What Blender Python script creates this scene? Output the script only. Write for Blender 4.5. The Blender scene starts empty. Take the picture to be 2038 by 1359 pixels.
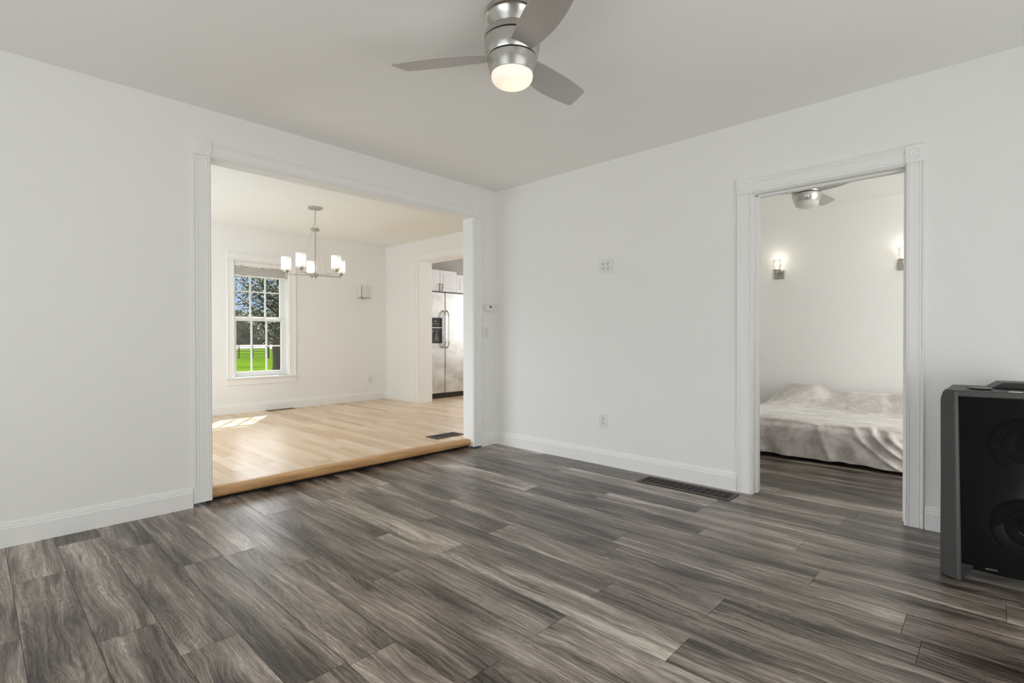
import bpy, bmesh, math, random
from mathutils import Vector, Matrix, noise
from math import sin, cos, pi, radians

# ------------------------------------------------------------------ camera
S = bpy.context.scene
COL = S.collection
FPX = 1023.1
yaw, pitch, roll = radians(43.459), radians(-0.433), radians(-0.08)
CAM = Vector((-3.681, -3.715, 1.0753))
Fv = Vector((cos(yaw)*cos(pitch), sin(yaw)*cos(pitch), sin(pitch)))
_r = Vector((sin(yaw), -cos(yaw), 0)); _u = _r.cross(Fv)
Rv = cos(roll)*_r + sin(roll)*_u
Uv = -sin(roll)*_r + cos(roll)*_u
cd = bpy.data.cameras.new('camera'); cam = bpy.data.objects.new('camera', cd); COL.objects.link(cam)
cd.sensor_width = 36.0; cd.lens = FPX*36.0/2038.0; cd.clip_start = 0.05; cd.clip_end = 600
m = Matrix((Rv, Uv, -Fv)).transposed().to_4x4(); m.translation = CAM
cam.matrix_world = m
S.camera = cam

# ------------------------------------------------------------------ world, sun, exposure
S.view_settings.view_transform = 'Standard'
S.view_settings.look = 'None'
S.view_settings.gamma = 1.0
S.view_settings.exposure = 0.16
S.view_settings.use_curve_mapping = False
S.cycles.diffuse_bounces = 8
S.cycles.max_bounces = 14
S.cycles.sample_clamp_indirect = 6.0

world = bpy.data.worlds.new('sky'); S.world = world; world.use_nodes = True
wn = world.node_tree; wn.nodes.clear()
wo = wn.nodes.new('ShaderNodeOutputWorld'); wb = wn.nodes.new('ShaderNodeBackground')
tc = wn.nodes.new('ShaderNodeTexCoord'); sp = wn.nodes.new('ShaderNodeSeparateXYZ')
cr = wn.nodes.new('ShaderNodeValToRGB')
cr.color_ramp.elements[0].position = 0.02; cr.color_ramp.elements[0].color = (0.14, 0.19, 0.27, 1)
cr.color_ramp.elements[1].position = 0.13; cr.color_ramp.elements[1].color = (0.08, 0.15, 0.30, 1)
e_ = cr.color_ramp.elements.new(0.24); e_.color = (1.45, 1.48, 1.52, 1)      # unseen sky above the blue band, brightened to add floor glare
e_ = cr.color_ramp.elements.new(1.0); e_.color = (0.55, 0.62, 0.75, 1)
wn.links.new(tc.outputs['Generated'], sp.inputs[0]); wn.links.new(sp.outputs['Z'], cr.inputs[0])
# unseen sky behind the camera set pale grey, keeping blue out of reflections
my = wn.nodes.new('ShaderNodeMapRange'); my.inputs[1].default_value = -.1; my.inputs[2].default_value = .35
wn.links.new(sp.outputs['Y'], my.inputs[0])
mc = wn.nodes.new('ShaderNodeMix'); mc.data_type = 'RGBA'; mc.inputs[6].default_value = (.42, .42, .41, 1)
wn.links.new(my.outputs[0], mc.inputs[0]); wn.links.new(cr.outputs[0], mc.inputs[7]); wn.links.new(mc.outputs[2], wb.inputs[0]); wb.inputs[1].default_value = 3.0
wn.links.new(wb.outputs[0], wo.inputs[0])

def lamp(name, kind, loc, target, energy, color=(1, 1, 1), sx=1, sy=1):
    l = bpy.data.lights.new(name, kind); o = bpy.data.objects.new(name, l); COL.objects.link(o)
    l.energy = energy; l.color = color
    if kind == 'AREA':
        l.shape = 'RECTANGLE'; l.size = sx; l.size_y = sy
    o.location = loc
    d = Vector(target) - Vector(loc)
    o.rotation_euler = d.to_track_quat('-Z', 'Y').to_euler()
    return o
sun = lamp('sun', 'SUN', (3, 8, 8), (3-.65, 8-.95, 7), 9.5, (.95, .98, 1)); sun.data.angle = radians(.55)
# area lights added out of view to brighten the front room and neighbouring rooms
FILL = (.985, .995, 1)
lamp('fill_rear', 'AREA', (-2.35, -4.90, .65), (-2.35, 0, 3.0), 19, FILL, 2.6, .8)
lamp('fill_side', 'AREA', (-5.0, -2.2, .65), (0, -2.2, 3.0), 14, FILL, 2.4, .8)
lamp('fill_dining', 'AREA', (-3.10, 1.9, .9), (0, 1.9, 1.2), 21, (.74, .87, 1), 2.4, 1.2)
lamp('fill_bedroom', 'AREA', (.85, -4.86, 1.25), (2.6, -2.0, .9), 27, (1, .995, .97), 1.5, 1.5)
lamp('fill_kitchen', 'AREA', (4.1, 1.4, 1.5), (1.0, 1.4, 1.3), 44, (.93, .97, 1), 1.4, 1.2)

# ------------------------------------------------------------------ materials
def mat(name):
    mt = bpy.data.materials.new(name); mt.use_nodes = True
    return mt, mt.node_tree, mt.node_tree.nodes['Principled BSDF']
class NT:
    def __init__(s, nt): s.nt = nt
    def n(s, t, **kw):
        x = s.nt.nodes.new(t)
        for k, v in kw.items(): setattr(x, k, v)
        return x
    def l(s, a, b): s.nt.links.new(a, b)
    def val(s, v):
        x = s.n('ShaderNodeValue'); x.outputs[0].default_value = v; return x.outputs[0]
    def math(s, op, a, b=None, c=None, clamp=False):
        x = s.n('ShaderNodeMath', operation=op); x.use_clamp = clamp
        for i, q in enumerate((a, b, c)):
            if q is None: continue
            if isinstance(q, (int, float)): x.inputs[i].default_value = q
            else: s.l(q, x.inputs[i])
        return x.outputs[0]
    def vec(s, x, y, z):
        c = s.n('ShaderNodeCombineXYZ')
        for i, q in enumerate((x, y, z)):
            if isinstance(q, (int, float)): c.inputs[i].default_value = q
            else: s.l(q, c.inputs[i])
        return c.outputs[0]
    def noise(s, v, scale=1, detail=3, rough=.5, dist=0):
        x = s.n('ShaderNodeTexNoise'); s.l(v, x.inputs['Vector'])
        x.inputs['Scale'].default_value = scale; x.inputs['Detail'].default_value = detail
        x.inputs['Roughness'].default_value = rough; x.inputs['Distortion'].default_value = dist
        return x.outputs['Fac']
    def ramp(s, f, stops, interp='LINEAR'):
        x = s.n('ShaderNodeValToRGB'); s.l(f, x.inputs[0]); x.color_ramp.interpolation = interp
        e = x.color_ramp.elements
        while len(e) < len(stops): e.new(.5)
        for el, (p, c) in zip(e, stops):
            el.position = p; el.color = (c, c, c, 1) if isinstance(c, (int, float)) else (*c, 1)
        return x.outputs[0]
    def mix(s, f, a, b, blend='MIX'):
        x = s.n('ShaderNodeMix'); x.data_type = 'RGBA'; x.blend_type = blend
        for sock, q in ((x.inputs[0], f), (x.inputs[6], a), (x.inputs[7], b)):
            if isinstance(q, (int, float)): sock.default_value = q
            elif isinstance(q, tuple): sock.default_value = (*q, 1)
            else: s.l(q, sock)
        return x.outputs[2]
    def bump(s, h, strength, dist, bsdf):
        b = s.n('ShaderNodeBump'); s.l(h, b.inputs['Height'])
        b.inputs['Strength'].default_value = strength; b.inputs['Distance'].default_value = dist
        s.l(b.outputs[0], bsdf.inputs['Normal'])
def lin(r, g, b):
    f = lambda c: (c/255/12.92) if c/255 <= .04045 else ((c/255+.055)/1.055)**2.4
    return (f(r), f(g), f(b))

def plain(name, rgb, rough=.5, metal=0.0, var=.03, scale=12, bumpv=0.0, **kw):
    mt, nt, b = mat(name); N = NT(nt)
    tcn = N.n('ShaderNodeTexCoord')
    f = N.noise(tcn.outputs['Object'], scale, 4)
    lo = tuple(max(0, c*(1-var)) for c in rgb); hi = tuple(min(1, c*(1+var)) for c in rgb)
    N.l(N.mix(f, lo, hi), b.inputs['Base Color'])
    b.inputs['Roughness'].default_value = rough; b.inputs['Metallic'].default_value = metal
    if bumpv: N.bump(N.noise(tcn.outputs['Object'], scale*14, 3), bumpv, .001, b)
    for k, v in kw.items(): b.inputs[k.replace('_', ' ')].default_value = v
    return mt

M = {}
M['wall'] = plain('wall_paint', (.87, .87, .85), .85, var=.012, scale=3, bumpv=.12)
M['ceiling'] = plain('ceiling_paint', (.88, .88, .855), .9, var=.015, scale=2, bumpv=.15)
M['trim'] = plain('trim_paint', (.88, .88, .865), .6, var=.01, scale=5)
M['sash'] = plain('sash_vinyl', (.86, .86, .85), .35, var=.01)
M['kitchen_wall_shaded'] = plain('kitchen_paint_shaded', (.50, .47, .43), .85, var=.02, scale=3)  # darker than the other walls; kitchen shade put into the paint colour
M['plate'] = plain('white_plastic', (.80, .80, .78), .35, var=.01)
M['socket'] = plain('socket_face', (.72, .72, .69), .35, var=.01)
M['dark'] = plain('dark_slot', (.02, .02, .02), .5)
M['void'] = plain('gap_dark', (.015, .013, .012), .9)
M['nickel'] = plain('brushed_nickel', (.56, .545, .52), .24, 1.0, var=.05, scale=30, Anisotropic=.6)
M['nickel_dark'] = plain('groove_dark', (.03, .03, .03), .4, .6)
M['blade'] = plain('blade_silver', (.50, .485, .46), .40, .45, var=.03, scale=8)
M['nickel_soft'] = plain('satin_nickel', (.50, .48, .44), .32, 1.0, var=.06)
M['bronze'] = plain('register_bronze', (.085, .072, .06), .4, .7, var=.15)
M['reg_wood'] = plain('register_tan', (.30, .19, .10), .5, .2, var=.15)
M['steel'] = None
M['blackplastic'] = plain('black_plastic', (.012, .012, .012), .28)
M['greyplastic'] = plain('charcoal_shell', (.05, .05, .047), .45, .2, var=.06, scale=40)
M['gloss'] = plain('smoked_front', (.004, .004, .004), .10, var=.3, Specular_IOR_Level=.16)
M['cone'] = plain('speaker_cone', (.004, .004, .004), .5, Specular_IOR_Level=.06)
M['grip'] = plain('dispenser_grey', (.09, .085, .08), .4)
M['cab'] = plain('cabinet_white', (.78, .78, .80), .35, var=.01)
M['blackiron'] = plain('pull_black', (.015, .014, .013), .4, .5)
M['blind'] = plain('blind_slat', (.86, .83, .80), .5, var=.03)
M['cord'] = plain('cord_tan', (.55, .5, .42), .7)
M['bark'] = plain('bark', (.055, .045, .038), .9, var=.5, scale=4)
def petal(name, lo, hi, tw):
    mt, nt, b = mat(name); N = NT(nt); tcn = N.n('ShaderNodeTexCoord')
    c = N.mix(N.noise(tcn.outputs['Object'], 9, 2), lo, hi)
    N.l(c, b.inputs['Base Color']); b.inputs['Roughness'].default_value = .7; b.inputs['Specular IOR Level'].default_value = .2
    tl = N.n('ShaderNodeBsdfTranslucent'); N.l(c, tl.inputs[0]); mx = N.n('ShaderNodeMixShader'); mx.inputs[0].default_value = tw
    out = [x for x in nt.nodes if x.type == 'OUTPUT_MATERIAL'][0]
    N.l(b.outputs[0], mx.inputs[1]); N.l(tl.outputs[0], mx.inputs[2]); N.l(mx.outputs[0], out.inputs[0]); return mt
M['leaf'] = petal('leaf_green', (.022, .035, .015), (.075, .10, .035), .35)
M['blossom'] = petal('blossom_white', (.42, .44, .42), (.62, .63, .61), .5)
M['fencewood'] = plain('fence_dark', (.03, .035, .035), .6)
M['road'] = plain('gravel_road', (.26, .24, .21), .9, var=.1, scale=.5)
M['blocker'] = plain('blocker_grey', (.6, .6, .58), .8)
M['frame_dark'] = plain('bed_frame_dark', (.03, .028, .026), .6)
M['mattress'] = plain('mattress_cloth', (.55, .53, .5), .9)

# grass
mt, nt, b = mat('lawn_grass'); N = NT(nt); tcn = N.n('ShaderNodeTexCoord')
f = N.noise(tcn.outputs['Object'], .35, 6, .6)
N.l(N.ramp(f, [(.35, (.045, .095, .006)), (.62, (.085, .145, .009))]), b.inputs['Base Color']); b.inputs['Roughness'].default_value = .9; b.inputs['Specular IOR Level'].default_value = 0
M['grass'] = mt
# hill woodland
mt, nt, b = mat('woodland'); N = NT(nt); tcn = N.n('ShaderNodeTexCoord')
f = N.noise(tcn.outputs['Object'], .45, 8, .7)
N.l(N.ramp(f, [(.3, (.014, .014, .012)), (.5, (.036, .037, .028)), (.7, (.08, .072, .06))]), b.inputs['Base Color']); b.inputs['Roughness'].default_value = .95; b.inputs['Specular IOR Level'].default_value = 0
M['wood'] = mt
# steel
mt, nt, b = mat('stainless_steel'); N = NT(nt); tcn = N.n('ShaderNodeTexCoord')
o = tcn.outputs['Object']
sx = N.n('ShaderNodeSeparateXYZ'); N.l(o, sx.inputs[0])
f = N.noise(N.vec(sx.outputs[0], sx.outputs[1], N.math('MULTIPLY', sx.outputs[2], 1.6)), 3.2, 6, .62, .8)
N.l(N.ramp(f, [(.32, (.46, .445, .42)), (.66, (.66, .64, .615))]), b.inputs['Base Color'])
N.l(N.ramp(f, [(.3, .36), (.7, .5)]), b.inputs['Roughness']); b.inputs['Metallic'].default_value = .85
M['steel'] = mt
# clear thin glass
def thin_glass(name, tint=(1, 1, 1), gl=.9):
    mt = bpy.data.materials.new(name); mt.use_nodes = True; nt = mt.node_tree; nt.nodes.clear(); N = NT(nt)
    out = N.n('ShaderNodeOutputMaterial'); mx = N.n('ShaderNodeMixShader')
    tr = N.n('ShaderNodeBsdfTransparent'); g = N.n('ShaderNodeBsdfGlossy'); ge = N.n('ShaderNodeNewGeometry')
    dt = N.n('ShaderNodeVectorMath', operation='DOT_PRODUCT'); N.l(ge.outputs['Normal'], dt.inputs[0]); N.l(ge.outputs['Incoming'], dt.inputs[1])
    fz = N.math('ADD', N.math('MULTIPLY', N.math('POWER', N.math('SUBTRACT', 1.0, N.math('ABSOLUTE', dt.outputs['Value'])), 5.0), .9), .04)
    tr.inputs[0].default_value = (*tint, 1); g.inputs['Roughness'].default_value = .02
    N.l(N.math('MULTIPLY', fz, gl), mx.inputs[0]); N.l(tr.outputs[0], mx.inputs[1]); N.l(g.outputs[0], mx.inputs[2])
    N.l(mx.outputs[0], out.inputs[0]); return mt
M['glass'] = thin_glass('window_glass')
M['shadeglass'] = thin_glass('clear_shade', (.97, .97, .95))
def emit_mat(name, rgb, strength, base=(.9, .88, .84), rough=.4):
    mt, nt, b = mat(name); N = NT(nt); tcn = N.n('ShaderNodeTexCoord')
    f = N.noise(tcn.outputs['Object'], 6, 2)
    N.l(N.mix(f, tuple(c*.96 for c in base), base), b.inputs['Base Color'])
    b.inputs['Roughness'].default_value = rough
    b.inputs['Emission Color'].default_value = (*rgb, 1); b.inputs['Emission Strength'].default_value = strength
    return mt
M['bulb'] = emit_mat('lit_bulb', (1, .93, .82), 6)
M['bowl_off'] = plain('frosted_bowl', (.74, .74, .70), .35, var=.01)
M['frost'] = plain('frosted_shade', (.78, .77, .73), .35, var=.02)
# lit bowl: emission stronger where bulb sits behind the frosted glass
mt, nt, b = mat('lit_bowl'); N = NT(nt); tcn = N.n('ShaderNodeTexCoord')
vd = N.n('ShaderNodeVectorMath', operation='DISTANCE'); N.l(tcn.outputs['Object'], vd.inputs[0]); vd.inputs[1].default_value = (.012, -.012, .0)
g = N.ramp(vd.outputs['Value'], [(0.04, (1, .86, .55)), (.085, (1, .80, .62))])
b.inputs['Base Color'].default_value = (.85, .82, .78, 1); N.l(g, b.inputs['Emission Color'])
N.l(N.ramp(vd.outputs['Value'], [(.03, .78), (.085, .50)]), b.inputs['Emission Strength']); b.inputs['Roughness'].default_value = .3
M['bowl_lit'] = mt
# chandelier shade: frosted, bright centre from its bulb
mt, nt, b = mat('lit_frosted_shade'); N = NT(nt); tcn = N.n('ShaderNodeTexCoord')
sx = N.n('ShaderNodeSeparateXYZ'); N.l(tcn.outputs['Object'], sx.inputs[0])
d = N.math('ABSOLUTE', N.math('SUBTRACT', sx.outputs[2], .075))
b.inputs['Base Color'].default_value = (.86, .83, .78, 1); b.inputs['Emission Color'].default_value = (1, .96, .88, 1)
N.l(N.ramp(d, [(.0, .95), (.035, .55), (.075, .22)]), b.inputs['Emission Strength']); b.inputs['Roughness'].default_value = .4
M['shade_lit'] = mt

# plank floors (attributes: uv = metres across/along in each plank, rnd = per plank)
def floor_mat(name, dark):
    mt, nt, b = mat(name); N = NT(nt)
    uv = N.n('ShaderNodeUVMap', uv_map='UVMap'); s2 = N.n('ShaderNodeSeparateXYZ'); N.l(uv.outputs[0], s2.inputs[0])
    at = N.n('ShaderNodeAttribute', attribute_name='rnd'); rn = at.outputs['Fac']
    X, Y = s2.outputs[0], s2.outputs[1]
    R100 = N.math('MULTIPLY', rn, 97.0)
    if dark:
        # knots: sparse, elongated; the grain bends around them
        vo = N.n('ShaderNodeTexVoronoi'); vo.feature = 'F1'; vo.inputs['Scale'].default_value = 1.0
        N.l(N.vec(N.math('MULTIPLY', X, 5.6), N.math('MULTIPLY', Y, 1.55), R100), vo.inputs['Vector'])
        dk = vo.outputs['Distance']
        w1 = N.noise(N.vec(N.math('MULTIPLY', X, 5.0), N.math('MULTIPLY', Y, 1.9), R100), 1, 2, .5)
        w2 = N.noise(N.vec(N.math('MULTIPLY', X, 26.0), N.math('MULTIPLY', Y, 16.0), R100), 1, 2, .5)
        w = N.math('ADD', N.math('MULTIPLY', N.math('SUBTRACT', w1, .5), .07), N.math('MULTIPLY', N.math('SUBTRACT', w2, .5), .006))
        w = N.math('ADD', w, N.math('MULTIPLY', N.ramp(dk, [(.0, 1.0), (.35, 0.0)]), .035))
        Xw = N.math('ADD', X, w)
        # growth-ring figure: thin contour lines of a stretched field
        fig = N.noise(N.vec(N.math('MULTIPLY', Xw, 9.0), N.math('MULTIPLY', Y, .8), R100), 1, 1, .4)
        rings = N.math('ABSOLUTE', N.math('SUBTRACT', N.math('FRACT', N.math('MULTIPLY', fig, 44.0)), .5))
        fine = N.noise(N.vec(N.math('MULTIPLY', Xw, 330.0), N.math('MULTIPLY', Y, 8.0), R100), 1, 3, .6)
        pore = N.noise(N.vec(N.math('MULTIPLY', Xw, 520.0), N.math('MULTIPLY', Y, 26.0), R100), 1, 2, .5)
        med = N.noise(N.vec(N.math('MULTIPLY', Xw, 60.0), N.math('MULTIPLY', Y, 1.7), R100), 1, 4, .6)
        patch = N.noise(N.vec(N.math('MULTIPLY', Xw, 9.0), N.math('MULTIPLY', Y, 1.25), N.math('ADD', R100, 31.0)), 1, 3, .5, .2)
        kn = N.ramp(dk, [(.02, 1.0), (.10, .55), (.30, 0.0)])
        v = N.math('MULTIPLY', N.math('SUBTRACT', patch, .5), 1.5)
        v = N.math('ADD', v, N.math('MULTIPLY', N.math('SUBTRACT', med, .5), 1.15))
        v = N.math('ADD', v, N.math('MULTIPLY', N.math('SUBTRACT', fine, .5), .95))
        v = N.math('ADD', v, N.math('MULTIPLY', N.math('SUBTRACT', pore, .5), .55))
        v = N.math('ADD', v, N.math('MULTIPLY', N.math('SUBTRACT', rings, .25), .30))
        v = N.math('ADD', v, N.math('MULTIPLY', N.math('SUBTRACT', rn, .5), .40))
        v = N.math('SUBTRACT', v, N.math('MULTIPLY', kn, .40))
        v = N.math('ADD', v, .47, clamp=True)
        colr = N.ramp(v, [(.0, lin(36, 30, 27)), (.22, lin(76, 67, 60)), (.50, lin(120, 109, 100)), (.76, lin(162, 151, 141)), (1.0, lin(202, 192, 181))])
        N.l(colr, b.inputs['Base Color'])
        N.l(N.math('SUBTRACT', .33, N.math('MULTIPLY', v, .09)), b.inputs['Roughness'])
        b.inputs['Specular IOR Level'].default_value = .6
        N.bump(v, .08, .0010, b)
    else:
        med = N.noise(N.vec(N.math('MULTIPLY', X, 60.0), N.math('MULTIPLY', Y, 2.0), R100), 1, 4, .55)
        big = N.noise(N.vec(N.math('MULTIPLY', X, 14.0), N.math('MULTIPLY', Y, 1.6), R100), 1, 3, .5, .5)
        v = N.math('MULTIPLY', N.math('SUBTRACT', med, .5), .5)
        v = N.math('ADD', v, N.math('MULTIPLY', N.math('SUBTRACT', big, .5), .6))
        v = N.math('ADD', v, N.math('MULTIPLY', N.math('SUBTRACT', rn, .5), .62))
        v = N.math('ADD', v, .55, clamp=True)
        colr = N.ramp(v, [(.0, lin(184, 146, 106)), (.45, lin(214, 184, 149)), (1.0, lin(232, 210, 181))])
        N.l(colr, b.inputs['Base Color'])
        b.inputs['Roughness'].default_value = .24
        N.bump(v, .05, .0005, b)
    return mt
M['floor_dark'] = floor_mat('weathered_grey_plank', True)
M['floor_maple'] = floor_mat('maple_strip', False)
M['seam_dark'] = plain('plank_joint', (.02, .018, .016), .8)
M['seam_maple'] = plain('strip_joint', (.30, .19, .10), .7)
# nosing wood
mt, nt, b = mat('maple_nosing'); N = NT(nt); tcn = N.n('ShaderNodeTexCoord'); s2 = N.n('ShaderNodeSeparateXYZ'); N.l(tcn.outputs['Object'], s2.inputs[0])
f = N.noise(N.vec(N.math('MULTIPLY', s2.outputs[0], 3), N.math('MULTIPLY', s2.outputs[1], 60), N.math('MULTIPLY', s2.outputs[2], 60)), 1, 4)
N.l(N.ramp(f, [(.3, lin(176, 130, 82)), (.7, lin(216, 174, 124))]), b.inputs['Base Color']); b.inputs['Roughness'].default_value = .32
M['nosing'] = mt
# velvet blanket
mt, nt, b = mat('grey_velour'); N = NT(nt); tcn = N.n('ShaderNodeTexCoord'); o = tcn.outputs['Object']
f = N.noise(o, 2.2, 7, .65, 1.6)
f2 = N.noise(o, 14, 5, .6, 1.0)
v = N.math('ADD', N.math('MULTIPLY', f, .7), N.math('MULTIPLY', f2, .3))
N.l(N.ramp(v, [(.38, lin(176, 170, 165)), (.52, lin(205, 199, 194)), (.64, lin(232, 228, 224))]), b.inputs['Base Color'])
b.inputs['Roughness'].default_value = .55; b.inputs['Sheen Weight'].default_value = .6; b.inputs['Sheen Roughness'].default_value = .4
N.bump(N.math('ADD', N.math('MULTIPLY', f2, .6), N.math('MULTIPLY', N.noise(o, 90, 2), .15)), .35, .01, b)
M['velour'] = mt
M['rubbed'] = plain('rubbed_nap', lin(208, 200, 190), .7, var=.12, scale=30)

# ------------------------------------------------------------------ mesh helpers
class B:
    """collects geometry in world (or local) metres and links it as ONE object"""
    def __init__(s): s.bm = bmesh.new()
    def box(s, x0, x1, y0, y1, z0, z1):
        v = [s.bm.verts.new((x, y, z)) for x in (x0, x1) for y in (y0, y1) for z in (z0, z1)]
        for f in ((0, 1, 3, 2), (4, 6, 7, 5), (0, 4, 5, 1), (2, 3, 7, 6), (0, 2, 6, 4), (1, 5, 7, 3)):
            s.bm.faces.new([v[i] for i in f])
        return s
    def obox(s, c, ax, ay, az, hx, hy, hz):
        c = Vector(c); ax, ay, az = Vector(ax).normalized(), Vector(ay).normalized(), Vector(az).normalized()
        v = [s.bm.verts.new(c+ax*hx*i+ay*hy*j+az*hz*k) for i in (-1, 1) for j in (-1, 1) for k in (-1, 1)]
        for f in ((0, 1, 3, 2), (4, 6, 7, 5), (0, 4, 5, 1), (2, 3, 7, 6), (0, 2, 6, 4), (1, 5, 7, 3)):
            s.bm.faces.new([v[i] for i in f])
        return s
    def prism(s, prof, a, bdir, ext0, ext1, up=(0, 0, 1)):
        """profile (p,q): p along a, q along up; extruded along bdir from ext0 to ext1"""
        a, bd, up = Vector(a), Vector(bdir), Vector(up)
        r = [[s.bm.verts.new(a*p+up*q+bd*e) for p, q in prof] for e in (ext0, ext1)]
        n = len(prof)
        for i in range(n): s.bm.faces.new((r[0][i], r[0][(i+1) % n], r[1][(i+1) % n], r[1][i]))
        s.bm.faces.new(r[0][::-1]); s.bm.faces.new(r[1])
        return s
    def poly3(s, pts, off):
        off = Vector(off); a = [s.bm.verts.new(Vector(p)) for p in pts]; b_ = [s.bm.verts.new(Vector(p)+off) for p in pts]
        n = len(pts)
        for i in range(n): s.bm.faces.new((a[i], a[(i+1) % n], b_[(i+1) % n], b_[i]))
        s.bm.faces.new(a[::-1]); s.bm.faces.new(b_); return s
    def lathe(s, prof, c=(0, 0, 0), n=48, axis=(0, 0, 1)):
        c = Vector(c); az = Vector(axis).normalized()
        ax = az.orthogonal().normalized(); ay = az.cross(ax)
        rings = []
        for r, z in prof:
            if r < 1e-6: rings.append([s.bm.verts.new(c+az*z)])
            else: rings.append([s.bm.verts.new(c+az*z+ax*r*cos(2*pi*i/n)+ay*r*sin(2*pi*i/n)) for i in range(n)])
        for A, Bq in zip(rings, rings[1:]):
            if len(A) == 1 and len(Bq) == 1: continue
            for i in range(n):
                j = (i+1) % n
                if len(A) == 1: s.bm.faces.new((A[0], Bq[i], Bq[j]))
                elif len(Bq) == 1: s.bm.faces.new((A[i], A[j], Bq[0]))
                else: s.bm.faces.new((A[i], A[j], Bq[j], Bq[i]))
        return s
    def tube(s, pts, r, n=10, closed=False):
        pts = [Vector(p) for p in pts]; rings = []
        prev = None
        for i, p in enumerate(pts):
            if closed: t = (pts[(i+1) % len(pts)]-pts[i-1]).normalized()
            else: t = (pts[min(i+1, len(pts)-1)]-pts[max(i-1, 0)]).normalized()
            if prev is None: a = t.orthogonal().normalized()
            else:
                a = prev - t*prev.dot(t)
                a = a.normalized() if a.length > 1e-5 else t.orthogonal().normalized()
            prev = a; bb = t.cross(a)
            rr = r[i] if isinstance(r, (list, tuple)) else r
            rings.append([s.bm.verts.new(p+a*rr*cos(2*pi*k/n)+bb*rr*sin(2*pi*k/n)) for k in range(n)])
        q = list(zip(rings, rings[1:])) + ([(rings[-1], rings[0])] if closed else [])
        for A, Bq in q:
            for k in range(n): s.bm.faces.new((A[k], A[(k+1) % n], Bq[(k+1) % n], Bq[k]))
        if not closed: s.bm.faces.new(rings[0][::-1]); s.bm.faces.new(rings[-1])
        return s
    def link(s, name, mt, parent=None, bevel=0.0, smooth=False, seg=2, kind=None, angle=30, subsurf=0, local=False):
        bmesh.ops.recalc_face_normals(s.bm, faces=s.bm.faces)
        me = bpy.data.meshes.new(name); o = bpy.data.objects.new(name, me)
        base = None
        if parent is not None:
            base = parent.get('_wl'); base = Vector(base) if base is not None else Vector((0, 0, 0))
            if not local: bmesh.ops.translate(s.bm, verts=s.bm.verts, vec=-base)
        else:
            # put the origin at the base of the thing
            xs = [v.co for v in s.bm.verts]
            lo = Vector((min(v.x for v in xs), min(v.y for v in xs), min(v.z for v in xs)))
            hi = Vector((max(v.x for v in xs), max(v.y for v in xs), max(v.z for v in xs)))
            c = Vector(((lo.x+hi.x)/2, (lo.y+hi.y)/2, lo.z))
            bmesh.ops.translate(s.bm, verts=s.bm.verts, vec=-c); o.location = c; o['_wl'] = tuple(c)
        s.bm.to_mesh(me); s.bm.free()
        me.materials.append(mt)
        COL.objects.link(o)
        if parent is not None:
            o.parent = parent; o['_wl'] = tuple(base)
        if smooth:
            for p in me.polygons: p.use_smooth = True
            me.set_sharp_from_angle(angle=radians(angle))
        if bevel:
            bv = o.modifiers.new('bevel', 'BEVEL'); bv.width = bevel; bv.segments = seg; bv.limit_method = 'ANGLE'; bv.angle_limit = radians(35)
        if subsurf:
            ss = o.modifiers.new('sub', 'SUBSURF'); ss.levels = subsurf; ss.render_levels = subsurf
        if kind: o['kind'] = kind
        return o
def tag(o, label, cat, group=None, kind=None):
    o['label'] = label; o['category'] = cat
    if group: o['group'] = group
    if kind: o['kind'] = kind
    return o
def empty(name, loc, rz=0.0, kind=None):
    o = bpy.data.objects.new(name, None); COL.objects.link(o); o.location = loc; o.rotation_euler = (0, 0, rz)
    o.empty_display_size = .1; o['_wl'] = tuple(loc)
    if kind: o['kind'] = kind
    return o
def copy_tree(o, parent=None):
    c = o.copy(); COL.objects.link(c); c.parent = parent
    for ch in [x for x in bpy.data.objects if x.parent == o]: copy_tree(ch, c)
    return c

H = 2.55          # ceiling
TA = .13          # wall between living and dining
FZ = .08          # dining floor level
OX0, OX1, OZ = -2.603, -.313, 2.244       # wide opening
DY0, DY1, DZ = -3.328, -2.490, 2.057      # bedroom doorway
TB = .14
YF = 3.60         # dining far wall
XR = 1.03         # dining right wall
XB = 2.95         # bedroom far wall

# ------------------------------------------------------------------ walls
def wall(name, boxes, mt=None):
    b = B()
    for q in boxes: b.box(*q)
    return b.link(name, mt or M['wall'], kind='structure')
wall('wall_left', [(-5.2, OX0-.01, 0, TA, .022, H), (OX1+.01, 0, 0, TA, .022, H), (OX0-.01, OX1+.01, 0, TA, OZ+.012, H)])
wall('wall_right', [(0, TB, DY1+.012, 0.0, 0, H), (0, TB, -4.95, DY0-.012, 0, H), (0, TB, DY0-.012, DY1+.012, DZ+.012, H)])
# behind the camera: walls with window openings added for the light
wall('wall_rear', [(-5.2, -3.65, -5.1, -4.95, 0, H), (-1.05, XB, -5.1, -4.95, 0, .7), (-1.05, .6, -5.1, -4.95, .7, H), (2.4, XB, -5.1, -4.95, .7, H),
                   (.6, 2.4, -5.1, -4.95, 2.3, H), (-3.65, -1.05, -5.1, -4.95, 0, .65), (-3.65, -1.05, -5.1, -4.95, 2.25, H)])
wall('wall_side', [(-5.2, -5.05, -4.95, -3.4, 0, H), (-5.2, -5.05, -1.0, 0, 0, H), (-5.2, -5.05, -3.4, -1.0, 0, .65), (-5.2, -5.05, -3.4, -1.0, 2.25, H)])
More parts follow.
